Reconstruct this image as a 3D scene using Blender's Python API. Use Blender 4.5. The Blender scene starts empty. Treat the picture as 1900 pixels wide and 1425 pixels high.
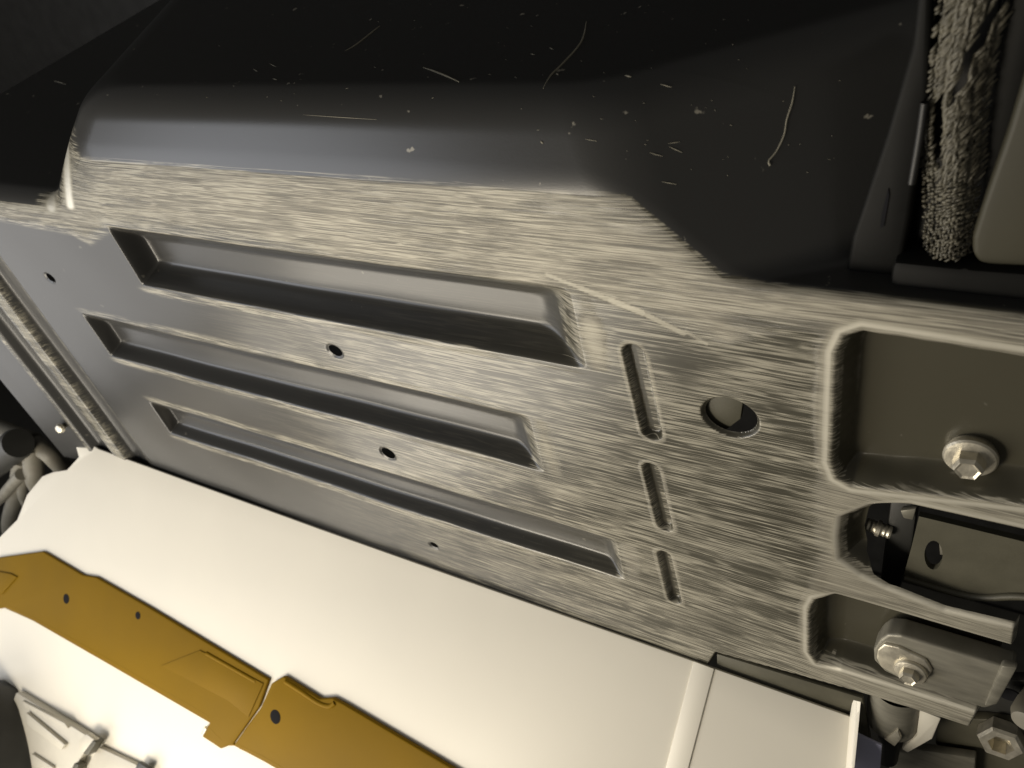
import bpy, bmesh, math, random
import numpy as np
from mathutils import Vector, Matrix

random.seed(7); rng = np.random.default_rng(7)
scn = bpy.context.scene
COL = scn.collection
MM = 0.001                                   # everything below is measured in millimetres

# ------------------------------------------------------------------ camera
# The panel is upright: X to the right along it, Z up, Y away behind it.
FPX = 1519.0; CX, CY = 950.0, 712.5          # focal length and centre of the 1900 x 1425 photograph
u_ = np.array([-2590, 542, -1519.]); v_ = np.array([520, -1778, -1519.])
u_ /= np.linalg.norm(u_); v_ -= u_ * (u_ @ v_); v_ /= np.linalg.norm(v_)
RW = np.stack([-u_, np.cross(-v_, -u_), -v_])   # rows: world axes in camera axes
CAM = RW @ np.array([0, 0, 300.0])

def at(px, py, Y=0.0, p=None, n=None):
    """point of the photograph on the plane y = Y (or through p with normal n), in mm"""
    d = RW @ np.array([px - CX, -(py - CY), -FPX])
    if n is None: n = np.array([0, 1., 0]); p = np.array([0, Y, 0.])
    return CAM + d * (((p - CAM) @ n) / (d @ n))

cam_d = bpy.data.cameras.new('camera'); cam = bpy.data.objects.new('camera', cam_d); COL.objects.link(cam)
m4 = Matrix.Identity(4)
for i in range(3):
    for j in range(3): m4[i][j] = RW[i][j]
    m4[i][3] = CAM[i] * MM
cam.matrix_world = m4
cam_d.sensor_width = 36; cam_d.lens = 36 * FPX / 1900
cam_d.clip_start = 0.005; cam_d.clip_end = 20
cam_d.dof.use_dof = True; cam_d.dof.focus_distance = 0.30; cam_d.dof.aperture_fstop = 22
scn.camera = cam

# ------------------------------------------------------------------ light
scn.view_settings.view_transform = 'Standard'; scn.view_settings.look = 'None'
scn.view_settings.exposure = 0; scn.view_settings.gamma = 1
w = bpy.data.worlds.new('World'); scn.world = w; w.use_nodes = True
bg = w.node_tree.nodes['Background']; bg.inputs[0].default_value = (1, .95, .85, 1); bg.inputs[1].default_value = 0.10

def lamp(name, pos, target, size, power, col):
    l = bpy.data.lights.new(name, 'AREA'); l.shape = 'DISK'; l.size = size * MM; l.energy = power; l.color = col
    o = bpy.data.objects.new(name, l); COL.objects.link(o)
    o.location = Vector(pos) * MM
    o.rotation_euler = (Vector(target) - Vector(pos)).to_track_quat('-Z', 'Y').to_euler()
    return o
lamp('work_lamp', (-230, -570, -110), (-60, -40, -90), 240, 2.8, (1, .90, .74))
lamp('low_lamp', (-520, -560, -430), (0, 0, -20), 520, 3.9, (1, .92, .78))
lamp('cool_sheen_lamp', (-720, -600, 70), (-150, 0, 60), 480, 2.0, (.90, .93, 1))  # added area lamp, no real window; gives the housing band its bluish sheen
lamp('left_sheen_lamp', (-900, -300, -190), (-300, 0, 0), 420, .6, (1, .98, .96))  # added area lamp, no real window; brightens the left of the panel

# ------------------------------------------------------------------ materials
def mat(name, col, rough=.5, metal=0.0, spec=.5, var=.15, scale=90, bump=.0, bscale=900, stretch=None, spots=None):
    m = bpy.data.materials.new(name); m.use_nodes = True
    nt = m.node_tree; b = nt.nodes['Principled BSDF']
    b.inputs['Roughness'].default_value = rough; b.inputs['Metallic'].default_value = metal
    b.inputs['Specular IOR Level'].default_value = spec
    tc = nt.nodes.new('ShaderNodeTexCoord'); mp = nt.nodes.new('ShaderNodeMapping')
    nt.links.new(tc.outputs['Object'], mp.inputs['Vector'])
    if stretch: mp.inputs['Scale'].default_value = stretch
    nz = nt.nodes.new('ShaderNodeTexNoise'); nz.inputs['Scale'].default_value = scale; nz.inputs['Detail'].default_value = 6
    nt.links.new(mp.outputs[0], nz.inputs['Vector'])
    cr = nt.nodes.new('ShaderNodeValToRGB')
    c = np.array(col[:3])
    cr.color_ramp.elements[0].position = .3; cr.color_ramp.elements[1].position = .7
    cr.color_ramp.elements[0].color = (*np.clip(c * (1 - var), 0, 1), 1); cr.color_ramp.elements[1].color = (*np.clip(c * (1 + var), 0, 1), 1)
    nt.links.new(nz.outputs['Fac'], cr.inputs[0])
    out = cr.outputs[0]
    if spots:
        n2 = nt.nodes.new('ShaderNodeTexNoise'); n2.inputs['Scale'].default_value = spots[0]; n2.inputs['Detail'].default_value = 3
        nt.links.new(tc.outputs['Object'], n2.inputs['Vector'])
        mr = nt.nodes.new('ShaderNodeMapRange'); mr.inputs[1].default_value = spots[1]; mr.inputs[2].default_value = spots[1] + .06
        nt.links.new(n2.outputs['Fac'], mr.inputs[0])
        mx = nt.nodes.new('ShaderNodeMix'); mx.data_type = 'RGBA'
        nt.links.new(mr.outputs[0], mx.inputs[0]); nt.links.new(out, mx.inputs[6]); mx.inputs[7].default_value = (*spots[2], 1)
        out = mx.outputs[2]
    nt.links.new(out, b.inputs['Base Color'])
    rr = nt.nodes.new('ShaderNodeMapRange'); rr.inputs[3].default_value = rough * .85; rr.inputs[4].default_value = min(1, rough * 1.2)
    nt.links.new(nz.outputs['Fac'], rr.inputs[0]); nt.links.new(rr.outputs[0], b.inputs['Roughness'])
    if bump:
        n3 = nt.nodes.new('ShaderNodeTexNoise'); n3.inputs['Scale'].default_value = bscale; n3.inputs['Detail'].default_value = 4
        nt.links.new(mp.outputs[0], n3.inputs['Vector'])
        bp = nt.nodes.new('ShaderNodeBump'); bp.inputs['Strength'].default_value = bump; bp.inputs['Distance'].default_value = .0006
        nt.links.new(n3.outputs['Fac'], bp.inputs['Height']); nt.links.new(bp.outputs[0], b.inputs['Normal'])
    return m

def paint_material():
    """dark satin paint rubbed through to pale brushed metal where the 'wear' attribute says so, with some painted-in highlights"""
    m = bpy.data.materials.new('worn_dark_paint'); m.use_nodes = True
    nt = m.node_tree; N = nt.nodes.new; L = nt.links.new; b = nt.nodes['Principled BSDF']
    tc = N('ShaderNodeTexCoord'); aw = N('ShaderNodeAttribute'); aw.attribute_name = 'wear_light'
    ad = N('ShaderNodeAttribute'); ad.attribute_name = 'dust'
    def noise(rot, sc, scale, detail, rough=.6, dist=0.0):
        mp = N('ShaderNodeMapping'); mp.inputs['Rotation'].default_value = (0, math.radians(rot), 0); mp.inputs['Scale'].default_value = sc
        L(tc.outputs['Object'], mp.inputs['Vector'])
        n = N('ShaderNodeTexNoise'); n.inputs['Scale'].default_value = scale; n.inputs['Detail'].default_value = detail
        n.inputs['Roughness'].default_value = rough; n.inputs['Distortion'].default_value = dist
        L(mp.outputs[0], n.inputs['Vector']); return n.outputs['Fac']
    def math_(op, a, c=None, d=None):
        n = N('ShaderNodeMath'); n.operation = op
        for k, v in enumerate((a, c, d)):
            if v is None: continue
            if isinstance(v, (int, float)): n.inputs[k].default_value = v
            else: L(v, n.inputs[k])
        return n.outputs[0]
    def ramp(x, a, c, lo=0.0, hi=1.0):
        n = N('ShaderNodeMapRange'); n.interpolation_type = 'SMOOTHSTEP'
        n.inputs[1].default_value = a; n.inputs[2].default_value = c; n.inputs[3].default_value = lo; n.inputs[4].default_value = hi
        L(x, n.inputs[0]); return n.outputs[0]
    def mix(f, a, c):
        n = N('ShaderNodeMix'); n.data_type = 'RGBA'; L(f, n.inputs[0])
        for k, v in ((6, a), (7, c)):
            if isinstance(v, tuple): n.inputs[k].default_value = (*v, 1)
            else: L(v, n.inputs[k])
        return n.outputs[2]
    def lines(rot, sc, scale, width, dist=.25):
        """thin long scratches: the contour lines of a stretched noise"""
        n = noise(rot, sc, scale, 3, .5, dist)
        return ramp(math_('ABSOLUTE', math_('SUBTRACT', n, .5)), 0.0, width, 1.0, 0.0)
    s1 = noise(3.0, (1, 6, 74), 22, 9, .68, .25)         # long streaks along the panel
    s2 = noise(-6.0, (1, 8, 80), 44, 7, .7, .2)
    s3 = noise(7.0, (1, 6, 170), 13, 7, .66, .1)
    patch = noise(4, (1, 1, 2.6), 13, 5, .6, .4)
    blot = noise(0, (1, 1, 2.0), 46, 5, .65, .8)
    grit = noise(0, (1, 1, 1), 1500, 3, .6)
    gate1 = noise(10, (1, 1, 3), 30, 3, .5); gate2 = noise(-20, (1, 1, 2), 36, 3, .5)
    scr = math_('MAXIMUM', math_('MULTIPLY', lines(1.5, (1, 6, 50), 15, .055), ramp(gate1, .40, .56)),
          math_('MAXIMUM', math_('MULTIPLY', lines(-9, (1, 6, 50), 13, .05), ramp(gate2, .42, .56)),
                math_('MULTIPLY', lines(15, (1, 6, 50), 10, .03), ramp(gate2, .56, .46))))
    dark = math_('MULTIPLY', lines(-2, (1, 6, 50), 15, .055), ramp(gate2, .44, .58))
    st = math_('ADD', math_('MULTIPLY', s1, .42), math_('ADD', math_('MULTIPLY', s2, .28), math_('MULTIPLY', s3, .30)))
    pp = math_('ADD', math_('MULTIPLY', math_('SUBTRACT', patch, .5), 2.4), math_('MULTIPLY', math_('SUBTRACT', blot, .5), 1.0))
    w0 = math_('ADD', aw.outputs['Fac'], math_('MULTIPLY', pp, math_('MAXIMUM', 0.0, math_('MINIMUM', math_('MULTIPLY', aw.outputs['Fac'], .9), .62))))
    val = math_('ADD', math_('MULTIPLY', math_('SUBTRACT', st, .5), 1.5), math_('MULTIPLY', w0, .55))   # about -.3 .. .9
    mask = ramp(val, .32, .60)
    fine = ramp(val, .10, .42)                           # dull rubbed paint round the bare streaks
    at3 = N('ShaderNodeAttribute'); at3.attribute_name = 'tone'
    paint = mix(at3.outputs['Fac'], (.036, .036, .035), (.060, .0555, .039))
    base = mix(fine, paint, (.066, .062, .047))
    metal = mix(ramp(s2, .36, .64), (.088, .081, .063), (.235, .218, .174))
    col = mix(math_('MULTIPLY', mask, .92), base, metal)
    rub = ramp(aw.outputs['Fac'], .04, .30)
    col = mix(math_('MULTIPLY', math_('MULTIPLY', dark, rub), .45), col, (.04, .037, .028))
    scm = math_('MULTIPLY', scr, math_('MULTIPLY', rub, ramp(val, -.16, .18)))
    col = mix(math_('MULTIPLY', scm, .95), col, (.37, .348, .282))
    gou = N('ShaderNodeMapRange'); gou.inputs[1].default_value = 1.05; gou.inputs[2].default_value = 1.7; L(aw.outputs['Fac'], gou.inputs[0])
    col = mix(math_('MULTIPLY', gou.outputs[0], ramp(math_('ADD', s2, math_('MULTIPLY', math_('SUBTRACT', blot, .5), 1.0)), .25, .6, .25, .95)), col, (.37, .35, .285))
    spk = ramp(noise(0, (1, 1, 1), 190, 3, .55), .70, .75)
    dusty = math_('MULTIPLY', spk, ad.outputs['Fac'])
    col = mix(dusty, col, (.33, .31, .26))
    hilite = N('ShaderNodeMapRange'); hilite.inputs[1].default_value = 1.5; hilite.inputs[2].default_value = 2.1; L(aw.outputs['Fac'], hilite.inputs[0])   # bare worn corner, its highlight painted in as pale colour
    col = mix(hilite.outputs[0], col, (.72, .69, .60))
    L(col, b.inputs['Base Color'])
    b.inputs['Specular IOR Level'].default_value = .5
    L(math_('ADD', math_('MULTIPLY', mask, .18), math_('MULTIPLY', hilite.outputs[0], .5)), b.inputs['Metallic'])
    r = math_('ADD', math_('MULTIPLY', mask, .20), math_('ADD', .28, math_('MULTIPLY', math_('MULTIPLY', fine, math_('SUBTRACT', s1, .5)), .3)))
    L(r, b.inputs['Roughness'])
    bp = N('ShaderNodeBump'); bp.inputs['Strength'].default_value = .35; bp.inputs['Distance'].default_value = .0004
    h = math_('ADD', math_('MULTIPLY', math_('MULTIPLY', st, mask), 1.0), math_('MULTIPLY', grit, .10))
    L(h, bp.inputs['Height']); L(bp.outputs[0], b.inputs['Normal'])
    return m

M = dict(
    paint=paint_material(),
    white=mat('white_sheet_enamel', (.80, .765, .672), .45, var=.025, scale=14, bump=.02),
    white_dim=mat('white_plastic', (.58, .55, .47), .4, var=.05, scale=60),
    amber=mat('amber_plastic', (.19, .110, .004), .55, spec=.06, var=.1, scale=14, bump=.05, bscale=500, stretch=(1, 1, 1)),
    steel=mat('zinc_steel', (.62, .58, .48), .38, .75, var=.2, scale=260, bump=.15, bscale=1200),
    olive=mat('olive_grey_paint', (.075, .070, .048), .5, var=.14, scale=70, bump=.08, bscale=1500),
    dgrey=mat('dark_grey_plastic', (.035, .035, .032), .45, var=.2, scale=50, bump=.06),
    black=mat('black_plastic', (.010, .010, .010), .5, var=.3, scale=60),
    grey=mat('grey_metal', (.20, .19, .155), .42, .35, var=.2, scale=70, bump=.1, bscale=900, stretch=(1, 1, 5)),
    cable=mat('grey_beige_cable', (.19, .178, .145), .5, var=.12, scale=60),
    braid=mat('braided_fibre', (.10, .092, .068), .42, var=.35, scale=420, bump=.3, bscale=2500),
    lavender=mat('blue_label', (.40, .41, .56), .55, var=.06, scale=40),
    cover=mat('shaded_olive_plastic', (.040, .037, .024), .55, spec=.3, var=.15, scale=30),  # darker copy of the olive, shade put into its colour
    fibre=mat('pale_lint', (.30, .28, .22), .8, var=.1),
    shade_black=mat('shaded_black_plastic', (.006, .006, .0055), .6, spec=.14, var=.3, scale=60),  # near-black plastic: shade from above is put into the colour
    hole=mat('hole_dark', (.012, .012, .014), .9, spec=.08),
)

# ------------------------------------------------------------------ helpers
def link(name, me, m=None, parent=None):
    o = bpy.data.objects.new(name, me); COL.objects.link(o)
    if me is not None and m is not None: me.materials.append(m)
    if parent is not None: o.parent = parent
    return o
def tag(o, label=None, cat=None, group=None, kind=None):
    for k, v in (('label', label), ('category', cat), ('group', group), ('kind', kind)):
        if v: o[k] = v
    return o
def empty(name, loc, label, cat, group=None):
    o = bpy.data.objects.new(name, None); COL.objects.link(o); o.location = Vector(loc) * MM; o.empty_display_size = .01
    return tag(o, label, cat, group)
def finish(name, bm, m, parent=None, smooth=35):
    """bm is in world mm; the object keeps its origin at the parent's"""
    off = Vector((0, 0, 0))
    if parent is not None:
        off = parent.location.copy(); q = parent.parent
        while q is not None: off += q.location; q = q.parent
    for v in bm.verts: v.co = v.co * MM - off
    bmesh.ops.recalc_face_normals(bm, faces=bm.faces)
    me = bpy.data.meshes.new(name); bm.to_mesh(me); bm.free()
    if smooth is not None:
        for p in me.polygons: p.use_smooth = True
        me.set_sharp_from_angle(angle=math.radians(smooth))
    return link(name, me, m, parent)
def prism(poly, ext, bevel=0.0, seg=2, bm=None):
    """closed solid: polygon (3-D points) pushed along the vector ext"""
    own = bm is None
    if own: bm = bmesh.new()
    ext = Vector(ext)
    a = [bm.verts.new(Vector(p)) for p in poly]; c = [bm.verts.new(Vector(p) + ext) for p in poly]
    fs = [bm.faces.new(a), bm.faces.new(c[::-1])]
    n = len(a)
    for i in range(n): fs.append(bm.faces.new((a[i], c[i], c[(i + 1) % n], a[(i + 1) % n])))
    bmesh.ops.recalc_face_normals(bm, faces=fs)
    if bevel:
        es = list({e for f in fs for e in f.edges})
        bmesh.ops.bevel(bm, geom=es, offset=bevel, segments=seg, affect='EDGES', profile=.5, clamp_overlap=True)
    return bm
def tube(path, rad, seg=14, bm=None, closed_ends=True, steps=6):
    """swept round tube through the points (Catmull-Rom)"""
    if bm is None: bm = bmesh.new()
    P = [np.array(p, float) for p in path]
    R_ = rad if isinstance(rad, (list, tuple)) else [rad] * len(P)
    pts, rr = [], []
    for i in range(len(P) - 1):
        p0, p1, p2, p3 = P[max(i - 1, 0)], P[i], P[i + 1], P[min(i + 2, len(P) - 1)]
        for k in range(steps):
            t = k / steps
            pts.append(.5 * ((2 * p1) + (p2 - p0) * t + (2 * p0 - 5 * p1 + 4 * p2 - p3) * t * t + (-p0 + 3 * p1 - 3 * p2 + p3) * t ** 3))
            rr.append(R_[i] * (1 - t) + R_[i + 1] * t)
    pts.append(P[-1]); rr.append(R_[-1])
    rings = []; up = np.array([.31, .2, .93])
    for i, p in enumerate(pts):
        d = pts[min(i + 1, len(pts) - 1)] - pts[max(i - 1, 0)]; d /= np.linalg.norm(d) + 1e-9
        a = np.cross(d, up); a /= np.linalg.norm(a) + 1e-9; b_ = np.cross(d, a)
        rings.append([bm.verts.new(p + rr[i] * (math.cos(q) * a + math.sin(q) * b_)) for q in np.linspace(0, 2 * math.pi, seg, endpoint=False)])
    for A, B in zip(rings, rings[1:]):
        for k in range(seg): bm.faces.new((A[k], A[(k + 1) % seg], B[(k + 1) % seg], B[k]))
    if closed_ends: bm.faces.new(rings[0][::-1]); bm.faces.new(rings[-1])
    return bm
def lathe(c, axis, prof, seg=40, bm=None, start=0.0):
    """surface of revolution; prof = (distance along axis, radius)"""
    if bm is None: bm = bmesh.new()
    c = np.array(c, float); ax = np.array(axis, float); ax /= np.linalg.norm(ax)
    a = np.cross(ax, [.2, .1, .97] if abs(ax[2]) < .9 else [1, 0, 0]); a /= np.linalg.norm(a); b_ = np.cross(ax, a)
    rings = []
    for h, r in prof:
        if r <= 1e-6: rings.append([bm.verts.new(c + ax * h)])
        else: rings.append([bm.verts.new(c + ax * h + r * (math.cos(q) * a + math.sin(q) * b_)) for q in start + np.linspace(0, 2 * math.pi, seg, endpoint=False)])
    for A, B in zip(rings, rings[1:]):
        for k in range(seg):
            q = [A[k % len(A)], A[(k + 1) % len(A)], B[(k + 1) % len(B)], B[k % len(B)]]
            q = list(dict.fromkeys(q))
            if len(q) > 2: bm.faces.new(q)
    return bm

# ------------------------------------------------------------------ the pressed metal panel
def smax(a, b, k):
    h = np.clip(.5 + .5 * (a - b) / k, 0, 1); return b * (1 - h) + a * h + k * h * (1 - h)
def smin(a, b, k): return -smax(-a, -b, k)
def sstep(t): t = np.clip(t, 0, 1); return t * t * (3 - 2 * t)
def sd_poly(X, Z, poly):
    """signed distance to a polygon, negative inside"""
    d = np.full(X.shape, 1e18); s = np.ones(X.shape); n = len(poly)
    for i in range(n):
        ax, az = poly[i]; bx, bz = poly[i - 1]
        ex, ez = bx - ax, bz - az; wx, wz = X - ax, Z - az
        t = np.clip((wx * ex + wz * ez) / (ex * ex + ez * ez + 1e-12), 0, 1)
        d = np.minimum(d, (wx - ex * t) ** 2 + (wz - ez * t) ** 2)
        c1 = Z >= az; c2 = Z < bz; c3 = ex * wz > ez * wx
        s = np.where((c1 & c2 & c3) | (~c1 & ~c2 & ~c3), -s, s)
    return s * np.sqrt(d)
def mmp(*px): return [tuple(at(x, y)[[0, 2]]) for x, y in px]
def capsule(X, Z, a, b, r):
    ex, ez = b[0] - a[0], b[1] - a[1]; wx, wz = X - a[0], Z - a[1]
    t = np.clip((wx * ex + wz * ez) / (ex * ex + ez * ez), 0, 1)
    return np.hypot(wx - ex * t, wz - ez * t) - r

# pressed recesses: rim x0,x1,z0,z1  -> floor x0,x1,z0,z1, depth
RECESS = [((-205, 33, 14.5, 47.5), (-201, 17, 20.5, 37), 12.0),
          ((-283, 3.5, -46.5, -15.5), (-280, -9, -41.8, -26), 9.0),
          ((-275, 30, -107, -79), (-272.5, 21.5, -103, -90), 7.5)]
MINI = [((51.5, 25), (53.8, -9), 3.8), ((51.2, -29), (53.2, -60), 3.3), ((50.8, -80), (52.4, -109), 3.0)]
HOLES = [(81.5, 5.2, 8.3, 7.4), (-89, -2.7, 3.6, 3.0), (-85.3, -64.8, 3.9, 3.4), (-81.5, -132.3, 2.3, 2.0), (-290.8, 7.1, 3.2, 2.8)]
POCKET1 = mmp((1600, 611), (1566, 622), (1550, 655), (1545, 760), (1541, 860), (1552, 888), (1580, 903), (1900, 938)) + [(262, 10), (262, 44), (154.6, 46.2)]
POCKET2 = mmp((1563, 1040), (1560, 1000), (1565, 965), (1616, 944), (1689, 938), (1900, 985), (2100, 1035), (2100, 1260), (1889, 1160), (1753, 1128), (1647, 1088), (1600, 1066))
POCKET3 = mmp((1502, 1130), (1512, 1112), (1550, 1108), (1876, 1203), (1960, 1228), (1960, 1360), (1812, 1319), (1560, 1240), (1516, 1230), (1502, 1210))
OPEN2 = [tuple(at(x, y, Y)[[0, 2]]) for x, y, Y in ((1647, 1090, 0), (1622, 1062, 3), (1606, 1028, 5.5), (1600, 988, 6.3), (1606, 962, 4.5))] + \
        mmp((1640, 943), (1690, 936), (1900, 983), (2100, 1033), (2100, 1262), (1889, 1162), (1753, 1130), (1672, 1099))
CUT = mmp((1890, 1157), (1882, 1207), (1850, 1262), (1820, 1318), (1802, 1352), (1590, 1284), (1388, 1229), (1330, 1212)) + \
      [(60, -168), (60, -200), (330, -200), (330, -95)] + mmp((2100, 1220))

def build_panel():
    xs = [190.0]
    while xs[-1] > -440: xs.append(xs[-1] - (.46 if xs[-1] > 0 else .46 + .55 * (-xs[-1]) / 430))
    xs = np.array(xs[::-1])
    q = [(0, z) for z in np.arange(-172, 0, .55)] + [(0, z) for z in np.arange(0, 82, .5)] + [(y, 82) for y in np.arange(0, 34, .8)] + \
        [(y, 82) for y in np.arange(34, 70, 1.6)]
    tail = list(np.arange(70, 420, 5.0))
    nq = len(q)
    X = np.repeat(xs[None, :], nq + len(tail), 0)
    QY = np.repeat(np.array([a for a, _ in q] + tail)[:, None], len(xs), 1); QZ = np.repeat(np.array([b for _, b in q] + [82] * len(tail))[:, None], len(xs), 1)
    X = X.copy()
    isfront = np.zeros(X.shape, bool); isfront[:nq] = (QY[:nq] == 0) & (QZ[:nq] < 60)

    def cut_sdf(X, Z):
        d = sd_poly(X, Z, CUT)
        d = np.minimum(d, sd_poly(X, Z, OPEN2))
        for cx, cz, rx, rz in HOLES:
            d = np.minimum(d, (np.hypot((X - cx) / rx, (Z - cz) / rz) - 1) * min(rx, rz))
        return d
    # snap vertices next to a cut-out on to its outline
    for _ in range(3):
        d = cut_sdf(X, QZ); e = .05
        gx = (cut_sdf(X + e, QZ) - d) / e; gz = (cut_sdf(X, QZ + e) - d) / e
        near = isfront & (np.abs(d) < .36)
        X = np.where(near, X - d * gx, X); QZ = np.where(near, QZ - d * gz, QZ)
    dcut = cut_sdf(X, QZ)

    def F(x, y, z):
        band = (z - 80) * math.sin(.36) - y * math.cos(.36)
        top = (z - 103.5 - .13 * y) * .99
        a = math.hypot(22.2, 25.)
        chr_ = ((x - 57) * 22.2 + (z - 80) * 25) / a * .62 - y * .78
        a2 = math.hypot(30, 37)
        chl = (-(x + 213) * 30 + (z - 80) * 37) / a2 * .95 - y * .31
        bul = smax(smax(band, chr_, 5), chl, 12); bul = smax(bul, top, 9)
        sh = z - (57.5) - .05 * y
        return smax(-y, smin(bul, sh, 4), 3.0 + 9 * sstep((-185 - x) / 30))
    build_panel.F = F
    # ray from an inner axis through each nominal point
    tailmask = np.zeros(X.shape, bool); tailmask[nq:] = True
    below = (~tailmask) & (QZ < 0)
    OY = np.where(tailmask, QY, 70.0); OZ = np.where(below, QZ, 0.0)
    DY = np.where(tailmask, 0.0, QY - 70.0); DZ = np.where(tailmask, 82.0, QZ - OZ)
    lo = np.full(X.shape, .2); hi = np.full(X.shape, 3.0)
    for _ in range(34):
        mid = .5 * (lo + hi); inside = F(X, OY + DY * mid, OZ + DZ * mid) < 0
        lo = np.where(inside, mid, lo); hi = np.where(inside, hi, mid)
    Y = OY + DY * lo; Z = OZ + DZ * lo
    Y0, Z0 = Y.copy(), Z.copy()
    front = sstep((1.2 - Y0) / 1.2)
    # recesses
    press = np.zeros(X.shape); reg = np.zeros(X.shape, int)
    for k, (r, f, d) in enumerate(RECESS):
        t = (X - r[0]) / (f[0] - r[0])
        for c in ((r[1] - X) / (r[1] - f[1]), (Z - r[2]) / (f[2] - r[2]), (r[3] - Z) / (r[3] - f[3])): t = smin(t, c, .30)
        t = smin(smax(t, 0 * t, .34), 0 * t + 1, .34)
        press += d * np.clip(t - .08, 0, 1)
        reg[(X > r[0]) & (X < r[1]) & (Z > r[2]) & (Z < r[3])] = 1 + k
    for k, (a, b, r) in enumerate(MINI):
        s = capsule(X, Z, a, b, r)
        press += 2.9 * sstep(-s / 1.8 + .15); reg[s < .3] = 4 + k
    sp1 = sd_poly(X, Z, POCKET1); sp2 = sd_poly(X, Z, POCKET2); sp3 = sd_poly(X, Z, POCKET3)
    wob = .10 * np.sin(Z * .9) * np.sin(Z * .43 + 1) + .1 * np.sin(X * .6)
    press += 9.5 * sstep((-sp1 + wob + .3) / 6.0); reg[sp1 < 0] = 7
    press += 7.0 * sstep((-sp2 + wob + .3) / 5.5); reg[sp2 < 0] = 8
    press += 9.0 * sstep((-sp3 + wob + .3) / 4.5); reg[sp3 < 0] = 9
    fing = np.minimum(sp2, sp3); press += np.where((X > 108) & (Z < -12), 2.2 * (1 - np.clip(fing / 3.2, 0, 1)) ** 2, 0) * sstep((X - 108) / 10) * sstep((-14 - Z) / 6)
    # folded left edge: groove, worn ridge, second ridge
    gx = np.interp(X, [-440, -425, -402, -398, -395, -391, -388, -375, -370, -356, -352, -348, -336, -331, -328], [-9, -7, -4.2, -5.4, -4.8, 1.0, 1.6, -.3, -3, -3.4, 2.8, 3.4, 1.6, .2, 0])
    press += gx * sstep((50 - Z) / 10)
    # cut edges fold back a little, like sheet metal
    press += 4.5 * sstep((1.1 - sd_poly(X, Z, CUT)) / 1.6) * (Z < 20)
    for cx, cz, rx, rz in HOLES:
        d = (np.hypot((X - cx) / rx, (Z - cz) / rz) - 1) * min(rx, rz); press += (1.5 if rx > 6 else .6) * sstep((1.2 - d) / 1.3)
    # dents and slight buckling
    press += (.22 * np.sin(X * .031 + 1) * np.sin(Z * .045) + .10 * np.sin(X * .09 + Z * .05))
    Y = Y0 + press * np.where(isfront, front, 0)

    # ---- where the paint has been rubbed off, plus lit spots painted in
    g = lambda c, wdt, v: np.exp(-((v - c) / wdt) ** 2)
    W = np.zeros(X.shape)
    edge_z = np.where(X < -203, np.interp(X, [-440, -229, -203], [57.5, 57.5, 80]), np.interp(X, [57, 82], [80, 57.5]))
    below_edge = edge_z - Z0
    lim = np.interp(X, [-440, -240, -200, -120, 0, 60, 85, 120, 190], [10, 16, 31, 32, 40, 38, 22, 13, 12])
    rim = sstep(1 - (below_edge - lim * .7) / (lim * .6)) * sstep((below_edge + 1.2) / 1.2) * (Z0 < 82)
    W = np.maximum(W, rim * np.interp(X, [-440, -330, -235, 60, 190], [.72, .8, 1.0, 1.02, .98]))
    body = np.interp(X, [-330, -200, -130, -60, -10, 40, 110], [.0, .04, .14, .26, .36, .40, .39]) * sstep((46 - Z0) / 8)
    body *= np.interp(Z0, [-165, -120, -70, 0, 45], [.75, .85, 1.0, 1.0, .95])
    W = np.maximum(W, body * (X < 116))
    # rub lines just under and over the recess rims
    for (r, f, d) in RECESS:
        along = sstep((X - r[0] + 12) / 20) * sstep((r[1] + 8 - X) / 14)
        W = np.maximum(W, along * (.72 * g(r[2] - 2.2, 2.6, Z0) + .62 * g(r[3] + 2.2, 2.6, Z0)) * np.interp(X, [-280, -180, -20], [.45, .75, 1]))
        W = np.maximum(W, .9 * g(r[1] + 5, 6, X) * sstep((Z0 - r[2] + 3) / 5) * sstep((r[3] + 3 - Z0) / 5))
        inside = (X > r[0] + .5) & (X < r[1] - 1) & (Z0 > r[2] + .3) & (Z0 < r[3] - .3)
        W = np.where(inside, np.maximum(W * .12 + .05, .34 * sstep((X - f[1] - (r[1] - f[1]) * .25) / 4)), W)
    W = np.maximum(W, 1.45 * g(38, 6, X) * g(30, 14, Z0)); W = np.maximum(W, 1.2 * g(8, 4, X) * g(-30, 13, Z0))
    # darker patches that kept their paint
    W -= .24 * g(68, 8, X) * g(20, 13, Z0) + .40 * g(96, 13, X) * g(42, 5, Z0) + .18 * g(70, 18, X) * g(-118, 10, Z0)
    # pocket rims and the fingers between them
    for s, wd in ((sp1, 4.2), (sp2, 4.0), (sp3, 3.6)):
        W = np.maximum(W, np.where(s > 0, (1.0 + .85 * sstep(s / 1.6)) * np.exp(-(np.maximum(s - 1, 0) / wd) ** 2), 1.0 * sstep(1 + s / 1.3)))
    inpk = np.minimum(np.minimum(sp1, sp2), sp3)
    W = np.where(inpk < -1.8, .015, W)
    W = np.maximum(W, np.where((inpk > 0) & (Z0 < 50), 1.25 * sstep((X - 98) / 18), 0))
    W = np.maximum(W, .9 * sstep(1 - sd_poly(X, Z0, CUT) / 5) * (inpk > -1))
    # long gouge from the recess corner
    for a, b, r, s in (((26, 51.9), (40, 47.4), .25, 1.5), ((37, 48.4), (50, 44.2), .6, 1.5), ((47, 45.2), (56.5, 42.1), .75, 1.55), ((58.2, 41.4), (69, 36.6), .55, 1.5), ((70, 37.4), (76, 34), .2, 1.2), ((38, 56), (50, 50), .7, .9), ((-30, 60), (20, 62), .5, .35)):
        W = np.maximum(W, s * sstep(1.6 - capsule(X, Z0, a, b, r) / .5))
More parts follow.
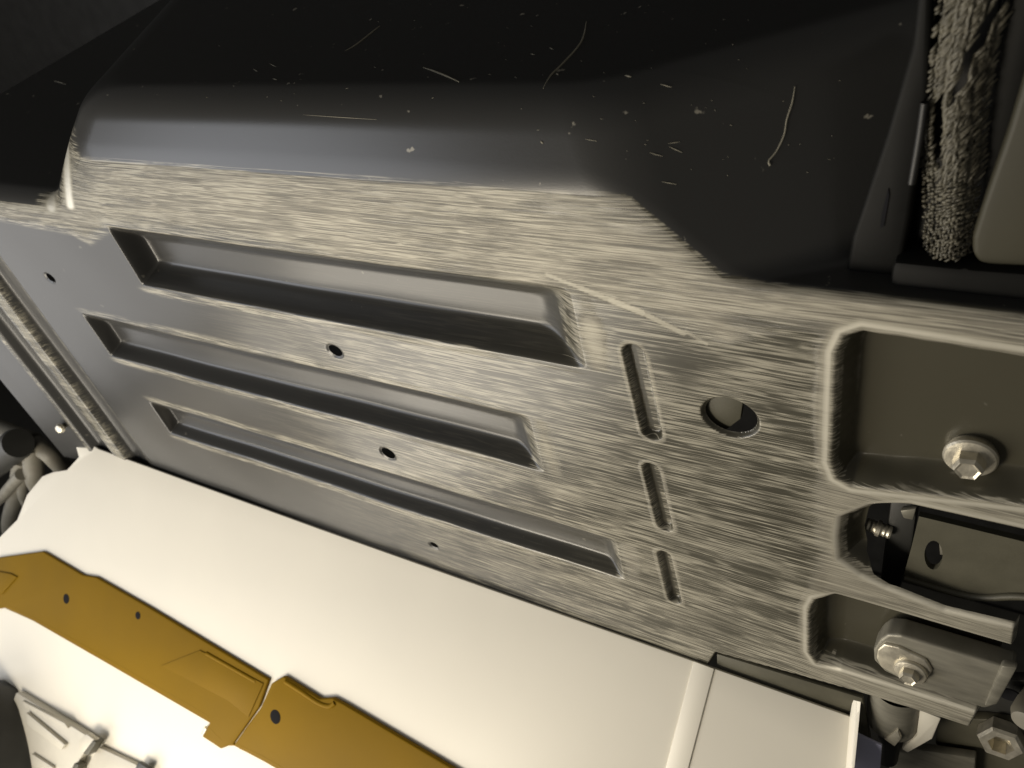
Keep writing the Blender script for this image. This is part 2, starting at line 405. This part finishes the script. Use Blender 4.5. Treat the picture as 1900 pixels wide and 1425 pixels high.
    # left ridge
    W = np.maximum(W, (X < -328) * (Z0 < 44) * (1.0 * g(-362, 6, X) + .6 * g(-399, 3, X) + .3 * g(-334, 3, X)))
    # left corner of the raised part: wear, and its highlight painted over it
    W = np.maximum(W, 1.0 * g(-206, 9, X - .25 * (Z0 - 80)) * sstep((100 - Z0) / 16) * sstep((Z0 - 42) / 6))
    crn_hilite = np.exp(-((X + 211 + .62 * np.clip(80 - Z0, 0, 40) + .45 * np.maximum(Y0, 0)) / 6) ** 2)
    crn_hilite *= sstep((103 - Z0) / 14) * sstep((Z0 - 50) / 6)
    upper = (Y0 > 1.8) | (Z0 > edge_z + 1.0)
    keep = g(-206, 12, X - .25 * (Z0 - 80)) * sstep((100 - Z0) / 20)
    W = np.where(upper, np.maximum(W * keep, np.maximum(-.45 + keep, .75 - np.abs(below_edge) / 3.2 - np.maximum(Y0 - 1.2, 0) / 1.6)), W)
    W = np.maximum(W, 2.2 * crn_hilite); W = np.maximum(W, 2.1 * g(-246, 8, X) * g(54, 6, Z0) * (Y0 < 8))  # corner highlight and the bright spot beside it, painted pale
    for cx, cz, rx, rz in HOLES:
        W = np.where((np.hypot((X - cx) / rx, (Z0 - cz) / rz) - 1) * min(rx, rz) < 1.1, .05, W)
    W = np.clip(W, -.45, 2.2)
    D = np.where(upper, .9, .25)
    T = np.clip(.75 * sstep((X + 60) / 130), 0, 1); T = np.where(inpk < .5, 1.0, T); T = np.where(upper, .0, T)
    for k, (a, b, r) in enumerate(MINI):  # slot rims and right floor strip painted paler, as if lit
        s = capsule(X, Z, a, b, r); W = np.where(s > -.3, np.maximum(W, 1.15 * np.exp(-((s - .9) / 1.3) ** 2)), W); t = X - (a[0] + (b[0] - a[0]) * (Z - a[1]) / (b[1] - a[1]))
        f_ = sstep((-s + .3) / 1.8); W = W * (1 - f_) + f_ * (.1 + .38 * sstep((t + .6) / 1.2))

    # ---- normals, faces, split into parts
    P = np.stack([X, Y, Z], -1)
    du = np.gradient(P, axis=1); dv = np.gradient(P, axis=0)
    Nn = np.cross(du, dv); Nn /= np.linalg.norm(Nn, axis=-1, keepdims=True) + 1e-12
    nr, nc = X.shape
    idx = np.arange(nr * nc).reshape(nr, nc)
    quads = np.stack([idx[:-1, :-1], idx[:-1, 1:], idx[1:, 1:], idx[1:, :-1]], -1).reshape(-1, 4)
    fl = lambda A: A.reshape(-1)[quads].mean(1)
    fr = isfront.reshape(-1)[quads].all(1)
    fd = cut_sdf(fl(X), fl(QZ))
    ok = ~(fr & (fd < 0))
    fx, fz, fy = fl(X), fl(Z0), fl(Y0)
    label = np.zeros(len(quads), int)
    rmax = reg.reshape(-1)[quads]
    label = np.where((rmax == rmax[:, :1]).all(1), rmax[:, 0], 0)
    fup = upper.reshape(-1)[quads].all(1)
    label = np.where((fx < -345) & ~fup, 10, label); label = np.where(fup, 11, label)
    root = empty('metal_panel', (0, 0, -150), 'dark pressed metal panel with three long recesses and paint scraped to bare metal', 'panel')
    names = {0: 'face_plate', 1: 'recess', 2: 'recess', 3: 'recess', 4: 'slot', 5: 'slot', 6: 'slot', 7: 'pocket', 8: 'opening_rim', 9: 'pocket', 10: 'side_fold', 11: 'upper_housing'}
    labels = {11: 'black raised upper housing with dust and lint on it', 1: 'deep long recess nearest the top edge', 2: 'middle long recess', 3: 'lowest and shallowest long recess',
              7: 'wide olive pocket with one bolt', 9: 'lower open pocket holding the clamp block', 10: 'folded left edge with a worn ridge'}
    Pf, Nf, Wf, Df = P.reshape(-1, 3), Nn.reshape(-1, 3), W.reshape(-1), D.reshape(-1)
    for k, nm in names.items():
        sel = quads[ok & (label == k)]
        if not len(sel): continue
        used, inv = np.unique(sel, return_inverse=True); inv = inv.reshape(-1, 4)
        me = bpy.data.meshes.new(nm)
        me.vertices.add(len(used)); me.vertices.foreach_set('co', ((Pf[used] - np.array([0, 0, -150])) * MM).astype(np.float32).ravel())
        me.loops.add(inv.size); me.loops.foreach_set('vertex_index', inv.astype(np.int32).ravel())
        me.polygons.add(len(inv)); me.polygons.foreach_set('loop_start', np.arange(0, inv.size, 4, dtype=np.int32))
        me.polygons.foreach_set('use_smooth', np.ones(len(inv), bool))
        me.update(calc_edges=True)
        for an, av in (('wear_light', Wf), ('dust', Df), ('tone', T.reshape(-1))):
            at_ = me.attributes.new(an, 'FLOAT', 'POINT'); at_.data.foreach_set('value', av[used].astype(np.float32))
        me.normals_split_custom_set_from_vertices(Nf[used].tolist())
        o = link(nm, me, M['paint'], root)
        if k in labels: o['label'] = labels[k]
    return root
panel = build_panel()

# plate seen through the large round hole
b = prism([at(1330, 1214, 1.2), at(1600, 1296, 1.2), at(1620, 1400, 1.2), at(1330, 1300, 1.2)], (0, 2, 0), .4)
finish('under_flange', b, M['olive'], panel)
b = prism([at(1270, 710, 3), at(1382, 725, 3), at(1374, 778, 3), at(1350, 796, 3), at(1330, 800, 3), at(1270, 800, 3)], (0, 2, 0), .4)
finish('backing_plate', b, M['olive'], panel)

# ------------------------------------------------------------------ white sheet in front of the panel's foot
PN = np.array([0, -math.sin(math.radians(47)), math.cos(math.radians(47))]); PP = np.array([0, -7., -158.])
def pl(px, py, h=0.0): return at(px, py, p=PP + PN * h, n=PN)
ws = empty('white_sheet', PP, 'large plain cream white sheet sloping out below the scraped metal panel', 'sheet')
out = [(128, 795), (150, 806), (166, 822), (182, 833), (600, 984), (1100, 1161), (1584, 1332), (1576, 1425), (1560, 1640),
       (300, 1700), (-420, 1560), (-380, 1240), (-120, 1090), (-8, 1004), (32, 964), (50, 918), (78, 884), (98, 876), (124, 872), (146, 848), (140, 826)]
finish('sheet_face', prism([pl(*q) for q in out], -PN * 2.2, .5), M['white'], ws)
finish('fold_strip', prism([pl(1288, 1226, 0), pl(1326, 1240, 0), pl(1266, 1470, 0), pl(1224, 1470, 0)], PN * .9, .35), M['white'], ws)
finish('end_lip', prism([pl(1584, 1330), pl(1590, 1292, 5), pl(1598, 1300, 5), pl(1586, 1425, 5), pl(1572, 1560, 5), pl(1566, 1560)], (-1.5, .3, 0), .3), M['white'], ws)

# ------------------------------------------------------------------ amber rail lying on the sheet
ar = empty('amber_rail', pl(300, 1200), 'glossy amber brown plastic rail lying across the white sheet', 'rail')
H = 2.6
secA = [(-140, 1075), (0, 1034), (79, 1023), (153, 1067), (178, 1071), (276, 1127), (498, 1261), (480, 1312), (432, 1380), (409, 1390), (374, 1367), (388, 1342), (202, 1234), (16, 1127), (-10, 1131), (-140, 1172)]
secB = [(503, 1268), (525, 1255), (592, 1297), (616, 1295), (640, 1308), (836, 1424), (1060, 1560), (760, 1570), (487, 1413), (432, 1384), (484, 1312)]
a = finish('rail_section', prism([pl(*q, H) for q in secA], -PN * (H - .2), 1.0, 3), M['amber'], ar)
c = finish('rail_section', prism([pl(*q, H + .8) for q in secB], -PN * (H + .6), 1.0, 3), M['amber'], ar)
def chamfer(px, h, wdt, par):
    """sloping edge strip: runs down from the rim of the rail to the sheet"""
    bm = bmesh.new(); n = len(px); rows = []
    Q = [pl(x, y, h + .04) for x, y in px]
    for i, p in enumerate(Q):
        t = Q[min(i + 1, n - 1)] - Q[max(i - 1, 0)]; t /= np.linalg.norm(t)
        o_ = np.cross(t, PN); o_ *= -1 if o_[1] > 0 else 1
        rows.append([bm.verts.new(p - o_ * .6), bm.verts.new(p), bm.verts.new(p + o_ * wdt * .8 - PN * h * .55), bm.verts.new(p + o_ * wdt - PN * (h - .1)), bm.verts.new(p - o_ * .6 - PN * (h - .1))])
    for A, B in zip(rows, rows[1:]):
        for k in range(5): bm.faces.new((A[k], A[(k + 1) % 5], B[(k + 1) % 5], B[k]))
    bm.faces.new(rows[0][::-1]); bm.faces.new(rows[-1])
    finish('edge_strip', bm, M['amber'], par)
chamfer([(8, 1123), (60, 1146), (130, 1184), (204, 1226), (300, 1280), (386, 1330)], H, 3.6, a)
chamfer([(388, 1352), (412, 1376), (430, 1376)], H, 3.4, a)
chamfer([(440, 1382), (490, 1406), (600, 1470), (760, 1560)], H + .8, 3.8, c)
chamfer([(507, 1272), (489, 1310), (462, 1346), (440, 1378)], H + .8, 3.2, c)
finish('edge_bead', tube([pl(x, y, H + .4) for x, y in ((530, 1264), (560, 1283), (592, 1304), (612, 1310), (622, 1304))], 1.5, 14), M['amber'], c)
# raised web, joint collar and screw pits
finish('web', prism([pl(372, 1206, H), pl(490, 1268, H), pl(462, 1330, H), pl(425, 1300, H), pl(300, 1235, H)], PN * .7, .5), M['amber'], a)
finish('end_tab', prism([pl(0, 1060, H), pl(22, 1064, H), pl(34, 1070, H), pl(6, 1102, H), pl(-40, 1110, H)], PN * 1.2, .9), M['amber'], a)
finish('edge_bead', tube([pl(384, 1212, H - .4), pl(430, 1238, H - .4), pl(476, 1264, H - .4)], 1.5), M['amber'], a)
for (x, y, r, par) in ((123, 1111, 3.6, a), (256, 1142, 2.6, a), (511, 1330, 4.2, c)):
    hh = H + (.8 if par is c else 0)
    bm = lathe(pl(x, y, hh), PN, [(-.3, r), (.12, r), (.2, r * .85), (.1, 0)], 24)
    finish('screw_pit', bm, M['hole'], par)
finish('glint_pin', tube([pl(378, 1362, H - 1), pl(384, 1350, H - 1)], 1.5), M['steel'], a)

# ------------------------------------------------------------------ white plastic parts, lower left
wc = empty('white_rail_block', pl(120, 1380), 'white ribbed plastic block on the sheet in the lower left corner', 'plastic block')
def slab(pts, h0, h1, nm, m, par, bev=.6): finish(nm, prism([pl(*q, h1) for q in pts], -PN * (h1 - h0), bev), m, par)
slab([(30, 1285), (172, 1372), (142, 1418), (160, 1470), (-40, 1470)], .1, 6, 'base_block', M['white_dim'], wc)
slab([(48, 1322), (120, 1382), (112, 1392), (50, 1345)], 6, 9, 'rib', M['white_dim'], wc)
slab([(40, 1300), (120, 1342), (126, 1352), (46, 1312)], 6, 8, 'rib', M['white_dim'], wc)
slab([(58, 1398), (98, 1424), (92, 1440), (58, 1420)], 6, 8.5, 'rib', M['white_dim'], wc)
slab([(146, 1374), (160, 1362), (176, 1374), (158, 1400), (146, 1392)], 6, 10, 'clip', M['white_dim'], wc)
slab([(172, 1374), (178, 1378), (162, 1402), (154, 1398)], 4, 10.6, 'contact', M['olive'], wc, .2)
slab([(138, 1416), (146, 1420), (136, 1440), (128, 1436)], 4, 10, 'contact', M['olive'], wc, .2)
wb = empty('white_cover', pl(230, 1410), 'low white plastic cover beside the ribbed white block', 'plastic cover')
slab([(182, 1386), (250, 1418), (330, 1470), (170, 1470), (160, 1425)], .1, 4, 'cover_top', M['white_dim'], wb)
slab([(256, 1414), (275, 1426), (262, 1450), (246, 1436)], 4, 7, 'catch', M['dgrey'], wb, .4)

kb = empty('rubber_bumper', pl(-60, 1425, 10), 'dark grey rounded bumper cut off by the lower left corner', 'bumper')
kc = pl(-36, 1436, 22); kd = np.linalg.norm(kc - CAM) / FPX
finish('knob_body', lathe(kc, CAM - kc + np.array([0, 0, -60]), [(-60, 128 * kd), (-20, 130 * kd), (0, 128 * kd), (14, 116 * kd), (24, 92 * kd), (29, 60 * kd), (31, 0)], 64), M['dgrey'], kb)

# ------------------------------------------------------------------ bolts
def hex_bolt(px, py, Y, r, name, label, tilt=(0, 0), washer=None, dirty=False):
    c = at(px, py, Y)
    e = empty(name, c, label, 'bolt')
    ax = np.array([tilt[0], -1, tilt[1]])
    finish('flange', lathe(c, ax, [(-2.0, r * .9), (-.1, r), (.9, r), (1.5, r * .93), (1.9, r * .66), (1.9, 0)], 48), M['steel'], e)
    h = r * .85; rh = r * .60
    finish('hex_head', lathe(c, ax, [(1.7, rh), (h * .85, rh), (h, rh * .86), (h + .25, rh * .80), (h - .1, rh * .62), (h - .1, 0)], 6, start=.35), M['steel'], e, 25)
    finish('shank', lathe(c, ax, [(-1.9, r * .4), (-9, r * .4), (-9, 0)], 20), M['steel'], e)
    return e
hex_bolt(1801, 846, 7.6, 7.0, 'flange_bolt', 'bright hex flange bolt in the wide upper olive pocket')

# ------------------------------------------------------------------ clamp block in the lower pocket
cb = empty('clamp_block', at(1740, 1240, 4), 'scraped grey clamp block with rounded nose in the lower pocket', 'clamp')
nose = [(1632, 1188), (1646, 1178), (1672, 1180), (1868, 1240), (1884, 1244), (1842, 1312), (1828, 1316), (1690, 1270), (1640, 1246), (1621, 1226), (1620, 1206)]
finish('block_body', prism([at(x, y, 1.0) for x, y in nose], (0, 8, 0), 1.5, 3), M['grey'], cb)
finish('nose_pad', prism([at(x, y, -.2) for x, y in ((1628, 1206), (1640, 1196), (1668, 1202), (1718, 1226), (1730, 1246), (1712, 1272), (1668, 1258), (1634, 1238), (1626, 1222))], (0, 2, 0), .7, 3), M['steel'], cb)
finish('end_flange', prism([at(x, y, -.6) for x, y in ((1858, 1236), (1888, 1240), (1850, 1308), (1826, 1312))], (0, 3, 0), .8, 2), M['grey'], cb)
hex_bolt(1690, 1243, -.5, 5.6, 'flange_bolt', 'small dented flange bolt on the nose of the clamp block', (-.05, .12))

# ------------------------------------------------------------------ latch plate and stud seen in the middle opening
lp = empty('latch_plate', at(1800, 1040, 10), 'olive latch plate with a dark oval slot in the open middle pocket', 'latch plate')
L_ = [(1705, 958), (1780, 976), (1960, 1020), (1990, 1120), (1890, 1112), (1800, 1112), (1674, 1078), (1690, 1020)]
def plate_with_slot():
    bm = bmesh.new()
    hole = [(1732 + 17 * math.cos(t) * (1.0 if math.cos(t) > 0 else 1), 1030 + 27 * math.sin(t)) for t in np.linspace(0, 2 * math.pi, 20, endpoint=False)]
    o = [bm.verts.new(at(x, y, 9)) for x, y in L_]; h = [bm.verts.new(at(x, y, 9)) for x, y in hole]
    e = [bm.edges.new((A[i], A[(i + 1) % len(A)])) for A in (o, h) for i in range(len(A))]
    bmesh.ops.triangle_fill(bm, use_beauty=True, edges=e)
    r = bmesh.ops.extrude_face_region(bm, geom=bm.faces[:])
    bmesh.ops.translate(bm, verts=[v for v in r['geom'] if isinstance(v, bmesh.types.BMVert)], vec=(0, 2.2, 0))
    return bm
finish('plate', plate_with_slot(), M['olive'], lp)
finish('rolled_edge', tube([at(1678, 1072, 8.6), at(1800, 1106, 8.6), at(1890, 1106, 8.6), at(1985, 1114, 8.6)], 1.3), M['olive'], lp)
finish('tongue', prism([at(1742, 1008, 12.5), at(1766, 1012, 12.5), at(1768, 1030, 12.5), at(1744, 1030, 12.5)], (0, 1, 0), .3), M['grey'], lp)
lw = empty('latch_post', at(1670, 1020, 16), 'dark upright post behind the left end of the latch plate', 'post')
finish('post_body', prism([at(x, y, 15) for x, y in ((1652, 930), (1704, 930), (1690, 1030), (1668, 1100), (1630, 1100))], (0, 6, 0), 1), M['dgrey'], lw)
finish('clip', prism([at(x, y, 13) for x, y in ((1670, 948), (1700, 944), (1694, 966), (1676, 962))], (0, 2, 0), .5), M['grey'], lw)
st = empty('threaded_stud', at(1630, 978, 14), 'short bright threaded stud inside the open middle pocket', 'stud')
sa, sb = at(1606, 972, 14), at(1654, 988, 14); sd = (sb - sa) / np.linalg.norm(sb - sa); sl = np.linalg.norm(sb - sa)
prof = [(0, 0)] + [(t, 2.1 + .3 * (i % 2)) for i, t in enumerate(np.linspace(0, sl, 13))] + [(sl, 0)]
finish('stud_body', lathe(sa, sd, prof, 20), M['steel'], st)
finish('stud_collar', lathe(sa + sd * sl * .5, sd, [(-.8, 2.0), (-.6, 2.9), (.6, 2.9), (.8, 2.0)], 20), M['steel'], st)

# ------------------------------------------------------------------ behind the shelf, upper right
dp = empty('black_pillar', at(1620, 480, 22), 'black plastic pillar with a narrow slit left of the braided sleeve', 'pillar')
finish('pillar_body', prism([at(x, y, 10) for x, y in ((1735, -60), (1724, 180), (1690, 400), (1660, 560), (1560, 560), (1580, 440), (1640, 260), (1690, 90), (1706, -60))], (0, 30, 0), 3, 3), M['shade_black'], dp)
finish('slit', prism([at(x, y, 9.7) for x, y in ((1648, 350), (1650, 362), (1640, 420), (1633, 424), (1636, 396))], (0, .6, 0)), M['hole'], dp)
finish('trim_strip', tube([at(1716, 190, 9), at(1706, 260, 9), at(1692, 340, 9)], .9), M['black'], dp)

def braid():
    """one strand lying across the flat sleeve: a small twisted lozenge"""
    bm = bmesh.new(); Yb = 15
    n = 0
    cen = lambda t: np.array([1797 + (1745 - 1797) * t, -20 + 500 * t])     # sleeve axis, photograph x, y
    for i in range(84):
        for j in range(13):
            t = (i + .5 * (j % 2)) / 84; s = (j + .5) / 13 - .5
            wdt = 152 - 66 * t
            c2 = cen(t)
            px = c2[0] + s * wdt - 10 * math.sin(t * 5); py = c2[1] + s * wdt * .18
            if s < -.12 and .40 < t < .66 and s > -.30 : continue
            if abs(s + .02 - (.45 - t)) < .07 and t < .42: continue
            if s < -.25 and t < .42 and random.random() < .35: continue
            bulge = 7 * math.cos(s * 3.0)
            p = at(px + random.uniform(-2, 2), py + random.uniform(-2, 2), Yb - bulge)
            ang = (math.radians(66) if t < .72 else math.radians(40)) + random.uniform(-.22, .22) + (.2 if j % 2 else -.2) + (.9 if t > .84 and (i + j) % 2 else 0)
            ln = (4.8 if t < .7 else 2.3) * random.uniform(.7, 1.15); rd = random.uniform(.22, .40)
            if s < -.2: ln *= .5; rd *= 1.1
            d = np.array([math.cos(ang), random.uniform(-.25, .25), math.sin(ang)])
            q = [p + d * ln * k + np.array([0, -.8 * (1 - 4 * k * k), 0]) for k in (-.5, -.2, .2, .5)]
            tube(q, [rd * .35, rd, rd, rd * .35], 6, bm, True, 2); n += 1
    return bm
bs = empty('braided_sleeve', at(1750, 480, 40), 'flat braided olive fibre sleeve hanging between black posts', 'braided sleeve')
o = finish('strands', braid(), M['braid'], bs, 80); o['kind'] = 'stuff'
finish('core', prism([at(x, y, 16) for x, y in ((1722, -40), (1858, -40), (1846, 120), (1818, 300), (1782, 482), (1694, 470), (1712, 300))], (0, 3, 0), .8), M['black'], bs)

bt = empty('blue_grey_tube', at(1850, 200, 30), 'blue grey plastic tube standing right of the braided sleeve', 'tube')
finish('tube_body', tube([at(1936, -80, 22), at(1905, 60, 22), at(1874, 200, 21), at(1848, 320, 21), at(1824, 430, 22), at(1806, 560, 24)], [8.5, 7.5, 6.8, 6, 5.6, 5.6], 28), M['shade_black'], bt)
op = empty('olive_cover', at(1860, 400, 20), 'olive grey cover with rounded corner at the right edge', 'cover')
finish('cover_body', prism([at(x, y, 9) for x, y in ((1905, 120), (1870, 240), (1822, 380), (1803, 440), (1803, 470), (1815, 490), (1840, 496), (2000, 500), (2060, 100))], (0, 14, 0), 3.0, 4), M['cover'], op)
xb = empty('black_crossbar', at(1800, 530, 24), 'black crossbar running behind the scraped top edge on the right', 'crossbar')
finish('bar_body', prism([at(x, y, 6) for x, y in ((1655, 486), (1790, 500), (2060, 520), (2060, 640), (1640, 600))], (0, 20, 0), 2), M['shade_black'], xb)

# ------------------------------------------------------------------ under the lower finger, lower right
cp = empty('clip_cup', at(1660, 1340, 8), 'smoky grey round cup clipped under the lowest finger of the panel', 'cup')
cc = at(1662, 1300, 10); zt = cc[2]
finish('cup_wall', lathe(cc, (0, 0, -1), [(-14, 10.2), (8, 10.4), (15, 10.0), (18.5, 8.2), (19.5, 6.5), (19.5, 0)], 48), M['grey'], cp)
finish('cup_stem', lathe(cc, (0, 0, -1), [(19, 4.6), (50, 4.6), (50, 0)], 28), M['black'], cp)
finish('cup_clip', prism([at(x, y, -1) for x, y in ((1640, 1372), (1666, 1356), (1672, 1372), (1660, 1386))], (0, 2, 0), .5), M['steel'], cp)
wr = empty('white_bracket', at(1740, 1360, 6), 'white angled bracket right of the smoky cup', 'bracket')
finish('bracket_arm', prism([at(x, y, 4) for x, y in ((1706, 1318), (1746, 1334), (1730, 1372), (1684, 1398), (1672, 1390), (1700, 1366))], (0, 8, 0), .8), M['white_dim'], wr)
bl = empty('blue_label_strip', at(1605, 1400, 6), 'flat lavender blue label strip below the cup', 'label strip')
finish('strip', prism([at(x, y, -4) for x, y in ((1590, 1362), (1636, 1384), (1628, 1480), (1578, 1480))], (0, 1, 0), .2), M['lavender'], bl)
gp = empty('grey_base_plate', at(1730, 1410, 12), 'plain grey plate at the bottom edge right of the cup', 'plate')
finish('plate_face', prism([at(x, y, 14) for x, y in ((1655, 1384), (1810, 1408), (1806, 1500), (1640, 1500))], (0, 4, 0), .8), M['grey'], gp)
ob = empty('painted_ledge', at(1830, 1370, 22), 'olive painted ledge below the clamp block', 'ledge')
finish('ledge_face', prism([at(x, y, 20) for x, y in ((1742, 1332), (1830, 1335), (1990, 1360), (1990, 1500), (1800, 1440), (1735, 1380))], (0, 4, 0), .8), M['olive'], ob)
finish('ledge_hole', lathe(at(1873, 1288, 19.6), (0, -1, 0), [(0, 4), (.5, 3.6), (.2, 0)], 24), M['hole'], ob)
finish('ledge_back', prism([at(x, y, 24) for x, y in ((1800, 1262), (2000, 1262), (2000, 1372), (1760, 1340))], (0, 4, 0), .8), M['dgrey'], ob)
nt_ = empty('nut', at(1858, 1370, 14), 'pale hollow hex nut on the olive ledge', 'nut')
finish('nut_body', lathe(at(1858, 1374, 15), (0, -1, .25), [(-4, 8.4), (1.5, 8.4), (2.6, 7.4), (2.6, 4.6), (-3, 4.2), (-3, 0)], 6, start=.2), M['steel'], nt_, 25)
gc = empty('rubber_bung', at(1905, 1330, 14), 'rounded grey rubber bung half cut off by the right edge', 'bung')
finish('cap_body', lathe(at(1912, 1322, 14), (-.3, -1, .1), [(-8, 6), (2, 6), (5, 4.6), (6.2, 0)], 28), M['cable'], gc)

# ------------------------------------------------------------------ cables at the left, behind the sheet
def cable(name, pts, r, label, m='cable', cat='cable', group='cables bundled at the left edge'):
    q = [at(x, y, Y) for x, y, Y in pts]
    e = empty(name, q[0], label, cat, group)
    finish('sheath', tube(q, r, 18), M[m], e); return e
cable('cable', [(58, 826, -6), (62, 860, -10), (66, 890, -14), (90, 930, -10)], 8.0, 'thick beige cable ending closest to the white tab')
cable('cable', [(64, 822, -2), (92, 842, -2), (112, 862, 0), (150, 900, 4)], 7.5, 'beige cable bending right under the white tab')
cable('cable', [(40, 850, -12), (34, 890, -14), (26, 930, -16), (16, 970, -18), (20, 1010, -16)], 7.0, 'pale cable running down beside the sheet edge')
cable('cable', [(44, 880, -16), (42, 915, -18), (52, 940, -14), (70, 980, -10)], 4.5, 'thin pale cable hooked between two thick ones')
cable('cable', [(-30, 950, -20), (0, 925, -22), (22, 900, -22), (40, 880, -20)], 5.0, 'pale cable crossing the left edge low down')
cable('cable', [(-30, 790, 2), (0, 800, 0), (30, 812, -2), (62, 824, -3)], 9.5, 'broad dusty cable entering from the left edge')
rc = empty('ribbed_connector', at(15, 838, -16), 'dark ribbed connector on the cable bundle', 'connector')
ca, cb_ = at(-25, 872, -18), at(34, 822, -14); cd_ = (cb_ - ca); cl = np.linalg.norm(cd_)
finish('connector_body', lathe(ca, cd_, [(0, 0)] + [(t, 11.5 + (1.3 if i % 2 else 0)) for i, t in enumerate(np.linspace(0, cl, 19))] + [(cl, 0)], 24), M['dgrey'], rc)
pin = empty('pin_head', at(113, 794, -8), 'tiny bright pin head at the tip of the white tab', 'pin')
finish('head', lathe(at(113, 794, -8), (.4, -1, .4), [(-5, 1.5), (-1, 2.4), (.5, 3.6), (2.5, 2.6), (3.3, 0)], 20), M['steel'], pin)

# ------------------------------------------------------------------ lint lying on the housing
def on_housing(px, py, lift=.12):
    """the first point of the panel's smooth body met by that line of sight"""
    far = at(px, py, 400.0); ts = np.linspace(.12, 1, 900)
    P_ = CAM + (far - CAM) * ts[:, None]
    k = int(np.argmax(build_panel.F(P_[:, 0], P_[:, 1], P_[:, 2]) < 0))
    lo, hi = ts[max(k - 1, 0)], ts[k]
    for _ in range(24):
        m_ = .5 * (lo + hi); q_ = CAM + (far - CAM) * m_
        if build_panel.F(*[np.array([v]) for v in q_])[0] < 0: hi = m_
        else: lo = m_
    q_ = CAM + (far - CAM) * lo
    return q_ + (CAM - q_) / np.linalg.norm(CAM - q_) * lift
for pts, lab in ((((1088, 40), (1082, 70), (1068, 92), (1040, 122), (1022, 140), (1008, 164)), 'long pale lint fibre bent in the middle on the black housing'),
                 (((640, 95), (662, 82), (690, 60), (705, 48)), 'faint thin lint fibre on the left part of the black housing'),
                 (((785, 125), (805, 132), (830, 142), (852, 152)), 'short fuzzy lint fibre near the edge of the black housing')):
    q = [on_housing(x, y) for x, y in pts]
    o = finish('lint_fibre', tube(q, [.1] + [.28] * (len(q) - 2) + [.1], 6), M['fibre']); tag(o, lab, 'lint', 'lint fibres on the black housing')
q = [on_housing(x, y) for x, y in ((1475, 160), (1470, 190), (1460, 222), (1455, 250), (1441, 280), (1427, 298), (1429, 307))]
o = finish('lint_fibre', tube(q, [.1] + [.22] * 5 + [.3], 6), M['fibre']); tag(o, 'faint hooked lint fibre on the dark shelf right of the raised housing', 'lint', 'lint fibres on the black housing')

bm = bmesh.new()                                            # flecks and hairline slivers of dust
SL = [((562, 213), (700, 222), .10), ((1240, 266), (1262, 263), .13), ((1205, 283), (1230, 290), .13), ((1242, 272), (1266, 283), .14), ((1228, 337), (1256, 342), .13),
      ((1086, 258), (1108, 262), .11), ((1003, 262), (1008, 266), .3), ((1032, 136), (1036, 139), .32), ((1160, 140), (1172, 143), .32), ((1226, 156), (1246, 162), .16),
      ((470, 128), (478, 133), .2), ((500, 118), (512, 124), .18), ((506, 146), (514, 148), .2), ((985, 100), (992, 102), .18), ((1020, 88), (1026, 92), .18), ((100, 150), (122, 156), .4)]
for _ in range(95):
    x, y = random.uniform(300, 1560), random.uniform(4, 330)
    if y > 190 and x < 900: continue
    dx = random.uniform(1, 5); SL.append(((x, y), (x + dx, y + random.uniform(-2, 2)), random.uniform(.05, .10)))
for p0, p1, r in SL:
    a_, b_ = on_housing(*p0, .05), on_housing(*p1, .05)
    if np.linalg.norm(a_ - b_) > 60: continue
    mid_ = on_housing(.5 * (p0[0] + p1[0]), .5 * (p0[1] + p1[1]), .05)
    tube([a_, mid_, b_], [r * .3, r, r * .3], 5, bm, True, 2)
o = finish('dust_flecks', bm, M['fibre'], None, 80); tag(o, 'scattered pale dust flecks on the black housing', 'dust', None, 'stuff')

# ------------------------------------------------------------------ the dark cavity around
def wall(name, poly, m): tag(finish(name, prism(poly, (0, 20, 0)), m, None, None), kind='structure')
wall('back_wall', [(-2500, 430, -900), (1500, 430, -900), (1500, 430, 700), (-2500, 430, 700)], M['black'])
b = prism([(-2500, -900, -640), (1500, -900, -640), (1500, 425, -640), (-2500, 425, -640)], (0, 0, -20))
tag(finish('floor', b, M['dgrey'], None, None), kind='structure')
